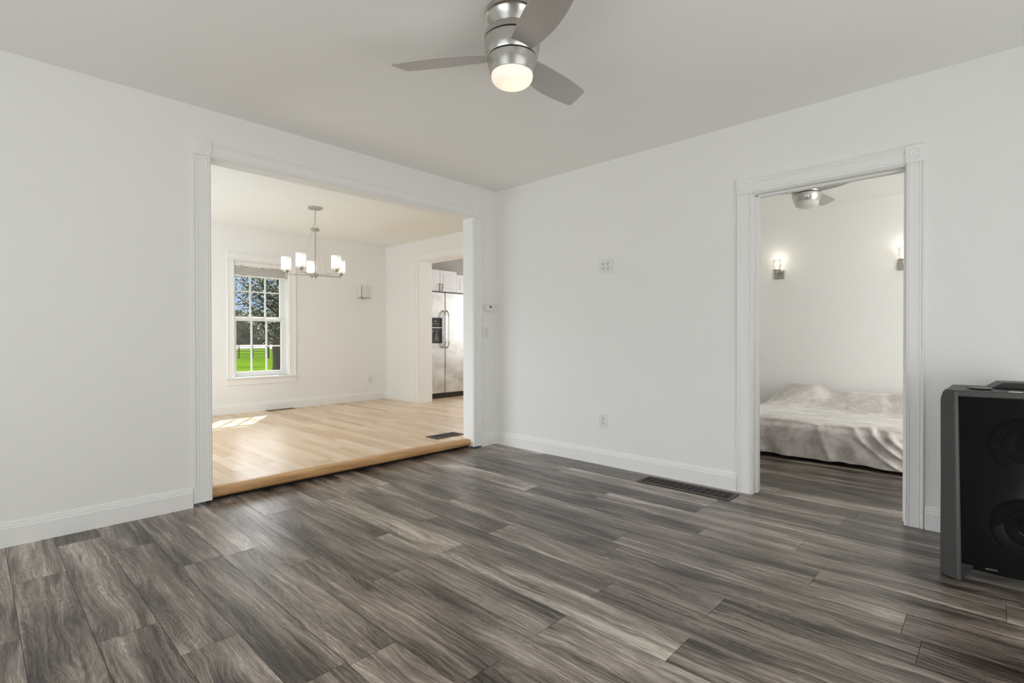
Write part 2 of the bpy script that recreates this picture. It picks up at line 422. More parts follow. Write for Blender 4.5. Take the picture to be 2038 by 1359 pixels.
# dining room
WX0, WX1, WZ0, WZ1 = -1.285, -.565, .555, 2.105     # dining window rough opening
wall('wall_dining_far', [(-3.3, WX0, YF, YF+.16, FZ, H), (WX1, XR+.24, YF, YF+.16, FZ, H), (WX0, WX1, YF, YF+.16, FZ, WZ0), (WX0, WX1, YF, YF+.16, WZ1, H)])
KY0, KY1, KZ = 1.25, 2.70, 2.235
wall('wall_dining_right', [(XR, XR+.24, KY1, YF, FZ, H), (XR, XR+.24, TA, KY0, FZ, H), (XR, XR+.24, KY0, KY1, KZ, H)])
wall('wall_dining_near', [(0.0, XR+.24, 0.0, TA, 0, H)])
wall('wall_dining_left', [(-3.3, -3.15, TA, .7, FZ, H), (-3.3, -3.15, 3.1, YF, FZ, H), (-3.3, -3.15, .7, 3.1, FZ, .7), (-3.3, -3.15, .7, 3.1, 2.25, H)])
# kitchen
wall('wall_kitchen_back', [(XR+.24, 4.3, 3.60, 3.76, FZ, H)], M['kitchen_wall_shaded'])
wall('wall_kitchen_side', [(4.15, 4.3, .0, 3.6, FZ, H)], M['kitchen_wall_shaded'])
wall('wall_kitchen_near', [(XR+.24, 4.3, .0, .13, FZ, H)], M['kitchen_wall_shaded'])
# bedroom
wall('wall_bedroom_far', [(XB, XB+.14, -5.1, -.9, 0, H)])
wall('wall_bedroom_left', [(TB, XB, -1.04, -.9, 0, H)])
b = B().box(-5.2, 0, -5.1, TA, H, H+.12).box(0, XB+.14, -5.1, -.9, H, H+.12)
b.link('ceiling', M['ceiling'], kind='structure')
B().box(-3.3, 4.3, TA, 3.76, H, H+.12).link('ceiling_dining', M['ceiling'], kind='structure')

# ------------------------------------------------------------------ plank floors
def plank_floor(name, x0, x1, y0, y1, z, w, seam0, L, offs, mt, seam_mt, gap, extra=()):
    random.seed(5)
    me = bpy.data.meshes.new(name); bm = bmesh.new()
    uvl = bm.loops.layers.uv.new('UVMap'); rl = bm.verts.layers.float.new('rnd')
    regs = [(x0, x1, y0, y1)] + list(extra)
    for (rx0, rx1, ry0, ry1) in regs:
        i0 = math.floor((rx0-seam0)/w); i1 = math.ceil((rx1-seam0)/w)
        for i in range(i0, i1):
            a, c = max(seam0+i*w, rx0), min(seam0+(i+1)*w, rx1)
            if c-a < .002: continue
            off, LL = offs(i)
            k0 = math.floor((ry0-off)/LL)-1; k1 = math.ceil((ry1-off)/LL)+1
            for k in range(k0, k1):
                p, q = max(off+k*LL, ry0), min(off+(k+1)*LL, ry1)
                if q-p < .002: continue
                rr = random.Random(i*7919+k*104729+13).random()
                g = gap/2
                vs = [bm.verts.new((X, Y, z)) for X, Y in ((a+g, p+g), (c-g, p+g), (c-g, q-g), (a+g, q-g))]
                for v in vs: v[rl] = rr
                f = bm.faces.new(vs)
                for lp in f.loops: lp[uvl].uv = (lp.vert.co.x - (seam0+i*w) + rr*3, lp.vert.co.y - (off+k*LL) + rr*7)
        vs = [bm.verts.new((X, Y, z-.0012)) for X, Y in ((rx0, ry0), (rx1, ry0), (rx1, ry1), (rx0, ry1))]
        f = bm.faces.new(vs); f.material_index = 1
        # slab sides
    bm.to_mesh(me); bm.free()
    me.materials.append(mt); me.materials.append(seam_mt)
    o = bpy.data.objects.new(name, me); COL.objects.link(o); o['kind'] = 'structure'
    return o
def offs_living(i):
    t = {-1: (-1.695, 1.22), 0: (-2.49, 1.22), 1: (-1.68, 1.22), -2: (-2.503, 1.22), -3: (-1.71, 1.22), -4: (-2.51, 1.22),
         -8: (-1.41, 1.22), -9: (-.593, 1.22), -7: (-1.71, 1.22), -5: (-.95, 1.22), -6: (-2.15, 1.22), 2: (-2.30, 1.22), 3: (-1.02, 1.22), 4: (-1.9, 1.22), 5: (-2.52, 1.22)}
    return t.get(i, (random.Random(i*31+7).random()*1.22, 1.22))
plank_floor('floor', -5.2, 0.0, -5.1, .12, 0.0, .183, -1.915, 1.22, offs_living, M['floor_dark'], M['seam_dark'], .0016, extra=[(0.0, XB, -5.1, -.95)])
plank_floor('floor_dining', -3.3, 4.3, .11, 3.7, FZ, .083, .0, 1.0, lambda i: (random.Random(i*17+3).random()*1.3, .75+random.Random(i*11+1).random()*.7), M['floor_maple'], M['seam_maple'], .0011)
B().box(-3.3, 4.3, .115, 3.7, .03, FZ-.004).link('subfloor', M['void'], kind='structure')

# ------------------------------------------------------------------ baseboards
def bb_prof(h=.128, t=.016):
    return [(0, 0), (t, 0), (t, h*.74), (t*.72, h*.78), (t*.72, h*.86), (t*.45, h*.90), (t*.45, h*.96), (t*.2, h), (0, h)]
def baseboard(name, runs):
    b = B()
    for a, bd, e0, e1, o in runs:
        # o: offset point, a: outward dir, bd: run dir
        a = Vector(a); bd = Vector(bd); o = Vector(o)
        r = [[b.bm.verts.new(o+a*p+Vector((0, 0, q))+bd*e) for p, q in bb_prof()] for e in (e0, e1)]
        n = len(r[0])
        for i in range(n): b.bm.faces.new((r[0][i], r[0][(i+1) % n], r[1][(i+1) % n], r[1][i]))
        b.bm.faces.new(r[0][::-1]); b.bm.faces.new(r[1])
    return b.link(name, M['trim'], kind='structure')
baseboard('baseboard_left', [((0, -1, 0), (1, 0, 0), -5.05, -2.712, (0, 0, 0)), ((0, -1, 0), (1, 0, 0), -.212, -.001, (0, 0, 0))])
baseboard('baseboard_right', [((-1, 0, 0), (0, 1, 0), -2.391, -.001, (0, 0, 0)), ((-1, 0, 0), (0, 1, 0), -4.95, -3.416, (0, 0, 0))])
baseboard('baseboard_dining', [((0, -1, 0), (1, 0, 0), -3.15, XR-.001, (0, YF, FZ)), ((-1, 0, 0), (0, 1, 0), KY1+.095, YF-.001, (XR, 0, FZ))])
baseboard('baseboard_bedroom', [((-1, 0, 0), (0, 1, 0), -4.95, -1.04, (XB, 0, 0))])
B().box(-.026, -.001, -.026, -.001, 0, .150).link('baseboard_corner', M['trim'], kind='structure', bevel=.003)
B().box(XR-.026, XR-.001, YF-.026, YF-.001, FZ, FZ+.150).link('baseboard_corner.001', M['trim'], kind='structure', bevel=.003)

# ------------------------------------------------------------------ casings
def casing_prof(w, t=.017):
    """flat board with beads near both edges: (across, out)"""
    return [(0, 0), (0, t*.7), (w*.06, t), (w*.10, t*.62), (w*.15, t*.62), (w*.19, t*.92), (w*.24, t*.72), (w*.70, t*.72), (w*.74, t*.95), (w*.80, t*.66), (w*.85, t*.66), (w*.90, t*1.15), (w*.98, t*1.15), (w, t*.8), (w, 0)]
def v_casing(parent, inner, outer, z0, z1, out, along, o):
    """vertical casing. along = unit vector of the wall direction, out = wall normal"""
    b = B(); out = Vector(out); along = Vector(along); o = Vector(o); w = outer-inner
    pr = casing_prof(abs(w)); sg = 1 if w > 0 else -1
    r = [[b.bm.verts.new(o+along*(inner+sg*p)+out*q+Vector((0, 0, z))) for p, q in pr] for z in (z0, z1)]
    n = len(pr)
    for i in range(n): b.bm.faces.new((r[0][i], r[0][(i+1) % n], r[1][(i+1) % n], r[1][i]))
    b.bm.faces.new(r[0][::-1]); b.bm.faces.new(r[1])
    return b.link('casing', M['trim'], parent)
def h_casing(parent, a0, a1, z0, z1, out, along, o):
    b = B(); out = Vector(out); along = Vector(along); o = Vector(o)
    pr = casing_prof(z1-z0)
    r = [[b.bm.verts.new(o+along*a+out*q+Vector((0, 0, z0+p))) for p, q in pr] for a in (a0, a1)]
    n = len(pr)
    for i in range(n): b.bm.faces.new((r[0][i], r[0][(i+1) % n], r[1][(i+1) % n], r[1][i]))
    b.bm.faces.new(r[0][::-1]); b.bm.faces.new(r[1])
    return b.link('head_casing', M['trim'], parent)
def rosette(parent, a0, a1, z0, z1, out, along, o):
    out = Vector(out); along = Vector(along); o = Vector(o)
    b = B(); c = o+along*((a0+a1)/2)+out*.012+Vector((0, 0, (z0+z1)/2))
    b.obox(c, along, out, (0, 0, 1), abs(a1-a0)/2, .0125, (z1-z0)/2)
    ob = b.link('corner_block', M['trim'], parent, bevel=.002)
    r = abs(a1-a0)/2*.72
    B().lathe([(0, .004), (r*.35, .004), (r*.45, .0008), (r*.6, .0008), (r*.72, .0045), (r*.86, .0045), (r, 0)], c+out*.0125, 32, out).link('rosette', M['trim'], ob, smooth=True)
# wide opening (trim_1)
t1 = empty('trim_1', (-1.458, 0, 0), kind='structure')
A_ = dict(out=(0, -1, 0), along=(1, 0, 0), o=(0, 0, 0))
v_casing(t1, OX0, -2.708, .024, OZ, **A_); v_casing(t1, OX1, -.214, .012, OZ, **A_)
h_casing(t1, OX0, OX1, OZ, 2.338, **A_)
rosette(t1, OX0+.002, -2.711, OZ, 2.345, **A_); rosette(t1, OX1-.002, -.211, OZ, 2.345, **A_)
for nm, q in (('jamb', (OX0-.012, OX0+.004, -.004, TA+.004, .026, OZ)), ('jamb', (OX1-.004, OX1+.012, -.004, TA+.004, .014, OZ)), ('head_jamb', (OX0-.012, OX1+.012, -.004, TA+.004, OZ-.004, OZ+.012))):
    B().box(*q).link(nm, M['trim'], t1, bevel=.001)
A2 = dict(out=(0, 1, 0), along=(1, 0, 0), o=(0, TA, 0))
v_casing(t1, OX0, -2.708, FZ, OZ, **A2); v_casing(t1, OX1, -.214, FZ, OZ, **A2); h_casing(t1, -2.708, -.214, OZ, 2.338, **A2)
# bedroom doorway (trim_2)
t2 = empty('trim_2', (0, -2.9, 0), kind='structure')
B_ = dict(out=(-1, 0, 0), along=(0, 1, 0), o=(0, 0, 0))
v_casing(t2, DY1, -2.394, .0, DZ, **B_); v_casing(t2, DY0, -3.412, .0, DZ, **B_)
h_casing(t2, DY0, DY1, DZ, 2.150, **B_)
rosette(t2, DY1-.002, -2.391, DZ, 2.155, **B_); rosette(t2, DY0+.002, -3.415, DZ, 2.155, **B_)
B().box(-.004, TB+.004, DY1-.006, DY1+.012, 0, DZ).link('jamb', M['trim'], t2, bevel=.001)
B().box(-.004, TB+.004, DY0-.012, DY0+.006, 0, DZ).link('jamb', M['trim'], t2, bevel=.001)
B().box(-.004, TB+.004, DY0-.012, DY1+.012, DZ-.006, DZ+.012).link('head_jamb', M['trim'], t2, bevel=.001)
B().box(.055, .095, DY1-.018, DY1-.006, 0, DZ-.006).box(.055, .095, DY0+.006, DY0+.018, 0, DZ-.006).box(.055, .095, DY0+.006, DY1-.006, DZ-.018, DZ-.006).link('door_stop', M['trim'], t2, bevel=.002)
for z in (1.86, 1.06, .34):
    hb = B().box(.098, .14, DY0+.006, DY0+.009, z-.045, z+.045)
    hb.lathe([(0, -.047), (.006, -.047), (.006, .047), (0, .047)], (.148, DY0+.014, z), 12)
    hb.link('hinge', M['nickel_soft'], t2, smooth=True)
B2_ = dict(out=(1, 0, 0), along=(0, 1, 0), o=(TB, 0, 0))
v_casing(t2, DY1, -2.394, 0, DZ, **B2_); h_casing(t2, -3.412, -2.394, DZ, 2.150, **B2_)
# open door leaf folded back beside the doorway
d1 = empty('door_1', (.16, DY0-.03, 0.01), kind='structure')
B().box(.165, .985, DY0-.028, DY0+.007, .012, DZ-.012).link('door_leaf', M['trim'], d1, bevel=.002)
B().lathe([(0, 0), (.026, 0), (.026, .006), (.01, .012), (.01, .035), (.026, .045), (.028, .06), (.018, .068), (0, .07)], (.92, DY0-.028, .95), 20, (0, -1, 0)).link('door_handle', M['nickel_soft'], d1, smooth=True)
# kitchen doorway (trim_3)
t3 = empty('trim_3', (XR, 2.0, FZ), kind='structure')
C_ = dict(out=(-1, 0, 0), along=(0, 1, 0), o=(XR, 0, 0))
v_casing(t3, KY1, KY1+.085, FZ, KZ, **C_); v_casing(t3, KY0, KY0-.085, FZ, KZ, **C_)
b = B().box(XR-.022, XR, KY0-.095, KY1+.095, KZ, KZ+.095); b.box(XR-.034, XR, KY0-.105, KY1+.105, KZ+.085, KZ+.107)
b.link('head_casing', M['trim'], t3, bevel=.002)
B().box(XR-.004, XR+.244, KY1-.004, KY1+.012, FZ, KZ).link('jamb', M['trim'], t3)
B().box(XR-.004, XR+.244, KY0-.012, KY0+.004, FZ, KZ).link('jamb', M['trim'], t3)
B().box(XR-.004, XR+.244, KY0-.012, KY1+.012, KZ-.006, KZ+.010).link('head_jamb', M['trim'], t3)
# threshold nosing between the two floors (trim_4)
pr = [(.118, .03), (.046, .022), (.036, .026), (.031, .038), (.031, .058), (.036, .074), (.046, .0815), (.118, .0825)]
b = B(); r = [[b.bm.verts.new((x, p, q)) for p, q in pr] for x in (OX0+.005, OX1-.005)]
n = len(pr)
for i in range(n): b.bm.faces.new((r[0][i], r[0][(i+1) % n], r[1][(i+1) % n], r[1][i]))
b.bm.faces.new(r[0][::-1]); b.bm.faces.new(r[1])
b.link('trim_4', M['nosing'], kind='structure', smooth=True, angle=50)
B().box(OX0, OX1, .075, .118, .0015, .03).link('gap_shade', M['void'], kind='structure')  # near-black strip paints the shade of the gap under the nosing

# ------------------------------------------------------------------ dining window
w1 = empty('window_1', ((WX0+WX1)/2, YF, WZ0), kind='structure')
D_ = dict(out=(0, -1, 0), along=(1, 0, 0), o=(0, YF, 0))
v_casing(w1, WX0, WX0-.085, WZ0, WZ1, **D_); v_casing(w1, WX1, WX1+.095, WZ0, WZ1, **D_)
h_casing(w1, WX0-.085, WX1+.095, WZ1, WZ1+.09, **D_)
B().box(WX0-.12, WX1+.125, YF-.05, YF+.03, WZ0-.022, WZ0).link('window_sill', M['trim'], w1, bevel=.004)
B().box(WX0-.10, WX1+.105, YF-.016, YF, WZ0-.105, WZ0-.022).link('apron', M['trim'], w1, bevel=.003)
# liner jambs
b = B(); b.box(WX0, WX0+.012, YF, YF+.15, WZ0, WZ1).box(WX1-.012, WX1, YF, YF+.15, WZ0, WZ1).box(WX0, WX1, YF, YF+.15, WZ1-.012, WZ1).box(WX0, WX1, YF+.03, YF+.18, WZ0-.02, WZ0+.012)
b.link('window_frame', M['sash'], w1)
def sash(y0, y1, z0, z1, bot, top, yg):
    x0, x1 = WX0+.012, WX1-.012; st = .036
    b = B()
    b.box(x0, x0+st, y0, y1, z0, z1).box(x1-st-.035, x1, y0, y1, z0, z1)
    b.box(x0+st, x1-st-.035, y0, y1, z0, z0+bot).box(x0+st, x1-st-.035, y0, y1, z1-top, z1)
    gx0, gx1, gz0, gz1 = x0+st, x1-st-.035, z0+bot, z1-top
    s_ = b.link('window_sash', M['sash'], w1, bevel=.002)
    m_ = B()
    for k in (1, 2): xx = gx0+(gx1-gx0)*k/3; m_.box(xx-.010, xx+.010, y0+.008, y1-.008, gz0, gz1)
    zz = (gz0+gz1)/2; m_.box(gx0, gx1, y0+.009, y1-.009, zz-.009, zz+.009)
    m_.link('muntin', M['sash'], s_, bevel=.001)
    B().box(gx0-.004, gx1+.004, yg-.002, yg+.002, gz0-.004, gz1+.004).link('pane', M['glass'], s_)
sash(YF+.055, YF+.090, WZ0+.012, 1.345, .055, .040, YF+.072)
sash(YF+.095, YF+.130, 1.325, WZ1-.012, .040, .05, YF+.112)
B().box(-.98, -.90, YF+.040, YF+.062, 1.338, 1.352).link('sash_lock', M['sash'], w1, bevel=.003)
# blind
bl = empty('window_blind', ((WX0+WX1)/2, YF+.02, 1.90)); tag(bl, 'raised cream slat blind bunched at the top of the dining window', 'blind')
B().box(WX0+.016, WX1-.016, YF+.004, YF+.048, WZ1-.072, WZ1-.014).link('headrail', M['blind'], bl, bevel=.003)
random.seed(2)
for k in range(13):
    z = WZ1-.084-k*.0082
    x = random.uniform(-.002, .002)
    B().box(WX0+.020+x, WX1-.020+x, YF+.002, YF+.050, z-.0016, z+.0016).link('slat', M['blind'], bl)
B().box(WX0+.018, WX1-.018, YF+.002, YF+.052, WZ1-.212, WZ1-.192).link('bottom_rail', M['blind'], bl, bevel=.003)
for x in (-1.19, -1.165, -.72): B().tube([(x, YF+.001, WZ1-.05), (x, YF+.0005, WZ1-.2)], .0018, 6).link('ladder_cord', M['cord'], bl)
B().tube([(-1.185, YF-.004, WZ1-.06), (-1.186, YF-.004, 1.62), (-1.183, YF-.004, 1.34)], .0024, 6).link('pull_cord', M['cord'], bl)

# ------------------------------------------------------------------ wall plates
def duplex(parent, c, out, along):
    c = Vector(c); out = Vector(out); al = Vector(along); up = Vector((0, 0, 1))
    for dz in (.0195, -.0195):
        b = B(); pts = []
        for i in range(16):
            a = 2*pi*i/16; x = .0165*max(-1, min(1, 1.2*cos(a))); z = .0140*sin(a)*1.0
            pts.append(c+al*x+up*(dz+z)+out*.0045)
        b.poly3(pts, out*.0022)
        s_ = b.link('socket', M['socket'], parent)
        b = B()
        b.obox(c+al*-.0063+up*(dz+.003)+out*.007, al, out, up, .0011, .0004, .0042)
        b.obox(c+al*.0063+up*(dz+.003)+out*.007, al, out, up, .0011, .0004, .0034)
        b.lathe([(0, 0), (.0026, 0), (.0026, .0005), (0, .0005)], c+up*(dz-.0075)+out*.0067, 10, out)
        b.link('slot', M['dark'], s_)
def plate(name, c, out, along, w, h, label, gangs=1, kind='duplex', cat='outlet', group=None):
    c = Vector(c); out = Vector(out); al = Vector(along)
    e = empty(name, c); tag(e, label, cat, group)
    B().obox(c+out*.0025, al, out, (0, 0, 1), w/2, .0025, h/2).link('cover_plate', M['plate'], e, bevel=.0018)
    for g in range(gangs):
        off = (g-(gangs-1)/2)*.046
        cc = c+al*off
        if kind == 'duplex': duplex(e, cc, out, al)
        else:
            B().obox(cc+out*.0058, al, out, (0, 0, 1), .0165, .0015, .033).link('rocker', M['socket'], e, bevel=.001)
        B().lathe([(0, 0), (.003, 0), (.003, .001), (0, .0012)], cc+out*.005+Vector((0, 0, 0 if kind == 'duplex' else h/2-.012)), 10, out).link('screw', M['nickel_soft'], e)
    return e
plate('outlet', (0, -1.3145, 1.674), (-1, 0, 0), (0, 1, 0), .137, .120, 'double-wide white outlet plate high on the plain wall between the two openings', gangs=2)
plate('outlet', (0, -1.288, .373), (-1, 0, 0), (0, 1, 0), .076, .117, 'small white duplex outlet low on the wall above the baseboard near the dark floor vent')
plate('outlet', (.738, YF, .400), (0, -1, 0), (1, 0, 0), .076, .117, 'small white duplex outlet low on the far dining room wall under the frosted sconce')
plate('light_switch', (-.141, 0, 1.122), (0, -1, 0), (1, 0, 0), .072, .115, 'white rocker light switch plate beneath the thermostat', kind='rocker', cat='switch')
th = empty('thermostat', (-.098, 0, 1.375)); tag(th, 'white wall thermostat with small dark display beside the wide opening', 'thermostat')
b = B()
pts = []
for (x, z) in ((-.162, 1.337), (-.036, 1.337), (-.030, 1.345), (-.028, 1.375), (-.030, 1.405), (-.036, 1.413), (-.162, 1.413), (-.167, 1.406), (-.167, 1.344)): pts.append((x, -.001, z))
b.poly3(pts, (0, -.024, 0)); b.link('body', M['plate'], th, bevel=.004)
B().box(-.108, -.086, -.0262, -.0250, 1.372, 1.392).link('display', M['dark'], th)
B().box(-.150, -.125, -.0262, -.0250, 1.345, 1.350).link('lettering', M['socket'], th)

# ------------------------------------------------------------------ floor registers
def register(name, x0, x1, y0, y1, z, nx, ny, mt, label, alongy=True, rim=.022):
    e = empty(name, ((x0+x1)/2, (y0+y1)/2, z)); tag(e, label, 'floor vent')
    b = B()
    b.box(x0, x1, y0, y0+rim, z+.0002, z+.006).box(x0, x1, y1-rim, y1, z+.0002, z+.006).box(x0, x0+rim, y0+rim, y1-rim, z+.0002, z+.006).box(x1-rim, x1, y0+rim, y1-rim, z+.0002, z+.006)
    b.link('frame', mt, e, bevel=.0015)
    B().box(x0+rim, x1-rim, y0+rim, y1-rim, z+.0002, z+.0012).link('damper', M['dark'], e)
    b = B()
    ix0, ix1, iy0, iy1 = x0+rim, x1-rim, y0+rim, y1-rim
    for i in range(1, nx): xx = ix0+(ix1-ix0)*i/nx; b.box(xx-.0022, xx+.0022, iy0, iy1, z+.0014, z+.0052)
    for j in range(1, ny): yy = iy0+(iy1-iy0)*j/ny; b.box(ix0, ix1, yy-.0028, yy+.0028, z+.0016, z+.0056)
    b.link('grille', mt, e)
    return e
register('floor_vent', -.258, -.075, -2.432, -1.752, 0, 4, 13, M['bronze'], 'long dark bronze floor vent in the grey plank floor against the right baseboard')
register('floor_vent', -.545, -.185, .275, .455, FZ, 16, 5, M['bronze'], 'dark patterned floor vent in the maple floor beside the right jamb of the opening')
register('floor_vent', -.90, -.53, YF-.135, YF-.025, FZ, 16, 3, M['reg_wood'], 'tan floor vent in the maple floor under the dining window', rim=.014)

# ------------------------------------------------------------------ ceiling fans
def blade_mesh(parent, ang):
    """blade pointing along local +X then rotated; wide leading edge bow, slanted tip"""
    b = B(); R0, R1 = .105, .562
    n = 22; top = []; t = .006
    lead, trail = [], []
    for i in range(n+1):
        s = i/n; r = R0+(R1-R0)*s
        lead.append((r, .052+.030*sin(pi*s**.9)+.006*s))
    for i in range(n+1):
        s = i/n; r = R0+(R1-.030-R0)*s
        trail.append((r, -.048-.020*sin(pi*s*.75)))
    lead[-1] = (R1-.004, lead[-1][1]-.004); lead.append((R1-.001, lead[-1][1]-.010))
    trail[-1] = (trail[-1][0]-.004, trail[-1][1]+.003)
    outl = lead + trail[::-1]
    pit = radians(-13)
    def tf(p, dz):
        x, y = p; z = dz
        y2 = y*cos(pit)-z*sin(pit); z2 = y*sin(pit)+z*cos(pit)
        return (x*cos(ang)-y2*sin(ang), x*sin(ang)+y2*cos(ang), z2)
    a = [b.bm.verts.new(tf(p, -t/2)) for p in outl]; c = [b.bm.verts.new(tf(p, t/2)) for p in outl]
    m_ = len(outl)
    for i in range(m_): b.bm.faces.new((a[i], a[(i+1) % m_], c[(i+1) % m_], c[i]))
    b.bm.faces.new(a[::-1]); b.bm.faces.new(c)
    for v in b.bm.verts: v.co.z += 2.352-H
    return b.link('blade', M['blade'], parent, bevel=.0015, local=True)
def make_fan(loc, angs, bowl, label):
    e = empty('ceiling_fan', loc); tag(e, label, 'ceiling fan', 'flush mount nickel ceiling fans')
    z = lambda q: q-H
    B().lathe([(0, 0), (.108, 0), (.120, -.005), (.1235, -.014), (.121, -.022), (.113, -.027), (.111, -.029), (.095, z(2.49)), (.083, z(2.465)), (.078, z(2.45)), (0, z(2.45))]).link('canopy', M['nickel'], e, smooth=True, angle=40, local=True)
    B().lathe([(0, z(2.468)), (.080, z(2.467)), (.106, z(2.461)), (.120, z(2.450)), (.1265, z(2.436)), (.1275, z(2.421)), (.125, z(2.419)), (.0, z(2.418))], n=64).link('upper_housing', M['nickel'], e, smooth=True, angle=40, local=True)
    B().lathe([(0, z(2.4185)), (.121, z(2.4185)), (.121, z(2.4135)), (0, z(2.4135))], n=48).link('groove', M['nickel_dark'], e, local=True)
    B().lathe([(0, z(2.4135)), (.127, z(2.413)), (.1265, z(2.400)), (.123, z(2.370)), (.1165, z(2.340)), (.114, z(2.338)), (0, z(2.338))], n=64).link('motor_housing', M['nickel'], e, smooth=True, angle=40, local=True)
    B().lathe([(0, z(2.3385)), (.110, z(2.3385)), (.110, z(2.3335)), (0, z(2.3335))], n=48).link('groove', M['nickel_dark'], e, local=True)
    B().lathe([(0, z(2.3335)), (.1145, z(2.333)), (.112, z(2.315)), (.104, z(2.285)), (.097, z(2.268)), (.093, z(2.266)), (0, z(2.266))], n=64).link('light_kit', M['nickel'], e, smooth=True, angle=40, local=True)
    g = B()
    prof = [(0.0, 0.0)]+[(.093*sin(pi/2*k/14)**.85, .044*(1-cos(pi/2*k/14)**1.0)) for k in range(1, 15)]+[(.094, .052), (.0935, .058), (0, .058)]
    ob = g.lathe(prof, n=48).link('light_bowl', bowl, e, smooth=True, angle=60, local=True)
    ob.location = (0, 0, z(2.209))
    for a in angs: blade_mesh(e, radians(a))
    return e
make_fan((-1.981, -2.107, H), (123, 4, -116), M['bowl_lit'], 'brushed nickel three-blade ceiling fan with glowing warm light in the empty front room')
make_fan((1.405, -2.478, H), (-6, 114, -126), M['bowl_off'], 'nickel ceiling fan with an unlit bowl, partly hidden behind the head of the bedroom doorway')

# ------------------------------------------------------------------ chandelier
CX, CY = -.981, 1.911
ch = empty('chandelier', (CX, CY, H)); tag(ch, 'five-light nickel chandelier with frosted glass cylinder shades hanging in the dining room', 'chandelier')
B().lathe([(0, 0), (.074, 0), (.076, -.006), (.072, -.020), (.060, -.024), (.016, -.026), (.010, -.036), (0, -.036)], (CX, CY, H), 40).link('ceiling_canopy', M['nickel_soft'], ch, smooth=True, angle=40)
def link_ring(c, ax, rw, rh, tr):
    c = Vector(c); ax = Vector(ax)
    return [c+ax*rw*cos(a)+Vector((0, 0, 1))*rh*sin(a) for a in [2*pi*i/16 for i in range(16)]]
zc = H-.036
for k in range(7):
    z = zc-.008-k*.0215
    B().tube(link_ring((CX, CY, z), Rv if k % 2 else Fv, .0075, .0145, 0), .0018, 6, closed=True).link('chain_link', M['nickel_soft'], ch, smooth=True)
B().tube([(CX+.002, CY, zc), (CX-.002, CY+.002, zc-.08), (CX, CY, zc-.19)], .0018, 6).link('wire', M['cord'], ch)
B().tube(link_ring((CX, CY, 2.335), Rv, .023, .023, 0), .0026, 8, closed=True).link('hanging_loop', M['nickel_soft'], ch, smooth=True)
B().lathe([(0, 0), (.05, 0), (.052, -.004), (.046, -.008), (.045, -.026), (.012, -.030), (.010, -.045), (.0065, -.05), (.0065, -.055), (0, -.055)], (CX, CY, 2.310), 32).link('hub', M['nickel_soft'], ch, smooth=True, angle=40)
B().lathe([(0, 2.26), (.0065, 2.26), (.0065, 1.80), (0, 1.80)], (CX, CY, 0), 16).link('stem', M['nickel_soft'], ch, smooth=True)
B().lathe([(0, 1.812), (.018, 1.812), (.020, 1.806), (.036, 1.800), (.038, 1.776), (.020, 1.770), (.010, 1.758), (.009, 1.742), (.006, 1.735), (0, 1.733)], (CX, CY, 0), 32).link('centre_body', M['nickel_soft'], ch, smooth=True, angle=40)
for th_ in (-169, -97, -25, 47, 119):
    a = radians(th_); d = Rv.copy()*cos(a)+Vector((Fv.x, Fv.y, 0))*sin(a); d.z = 0; d.normalize()
    rr = .31; p0 = Vector((CX, CY, 1.787)); p1 = p0+d*rr
    arm = B().tube([p0+d*.03, p0+d*.12, p0+d*.22, p1], .0055, 10)
    arm.lathe([(0, -.008), (.0085, -.006), (.0085, .006), (0, .008)], p0+d*.21, 12, d)
    arm.link('arm', M['nickel_soft'], ch, smooth=True)
    B().lathe([(0, -.022), (.010, -.022), (.012, .0), (.012, .018), (.030, .030), (.033, .034), (.033, .050), (0, .050)], p1, 24).link('lamp_cup', M['nickel_soft'], ch, smooth=True, angle=40)
    sh = B().lathe([(.0, .004), (.050, .004), (.0525, .006), (.0525, .150), (.0490, .150), (.0490, .010), (0, .009)], n=36).link('shade', M['shade_lit'], ch, smooth=True, angle=40, local=True)
    sh.location = Vector((p1.x, p1.y, 1.787+.046))-Vector((CX, CY, H))
for k in range(3):
    a = radians(20+k*120); d = Vector((cos(a), sin(a), 0))
    B().tube([Vector((CX, CY, 2.284))+d*.03, Vector((CX, CY, 1.79))+d*.20], .0011, 5).link('stay_wire', M['nickel_soft'], ch)

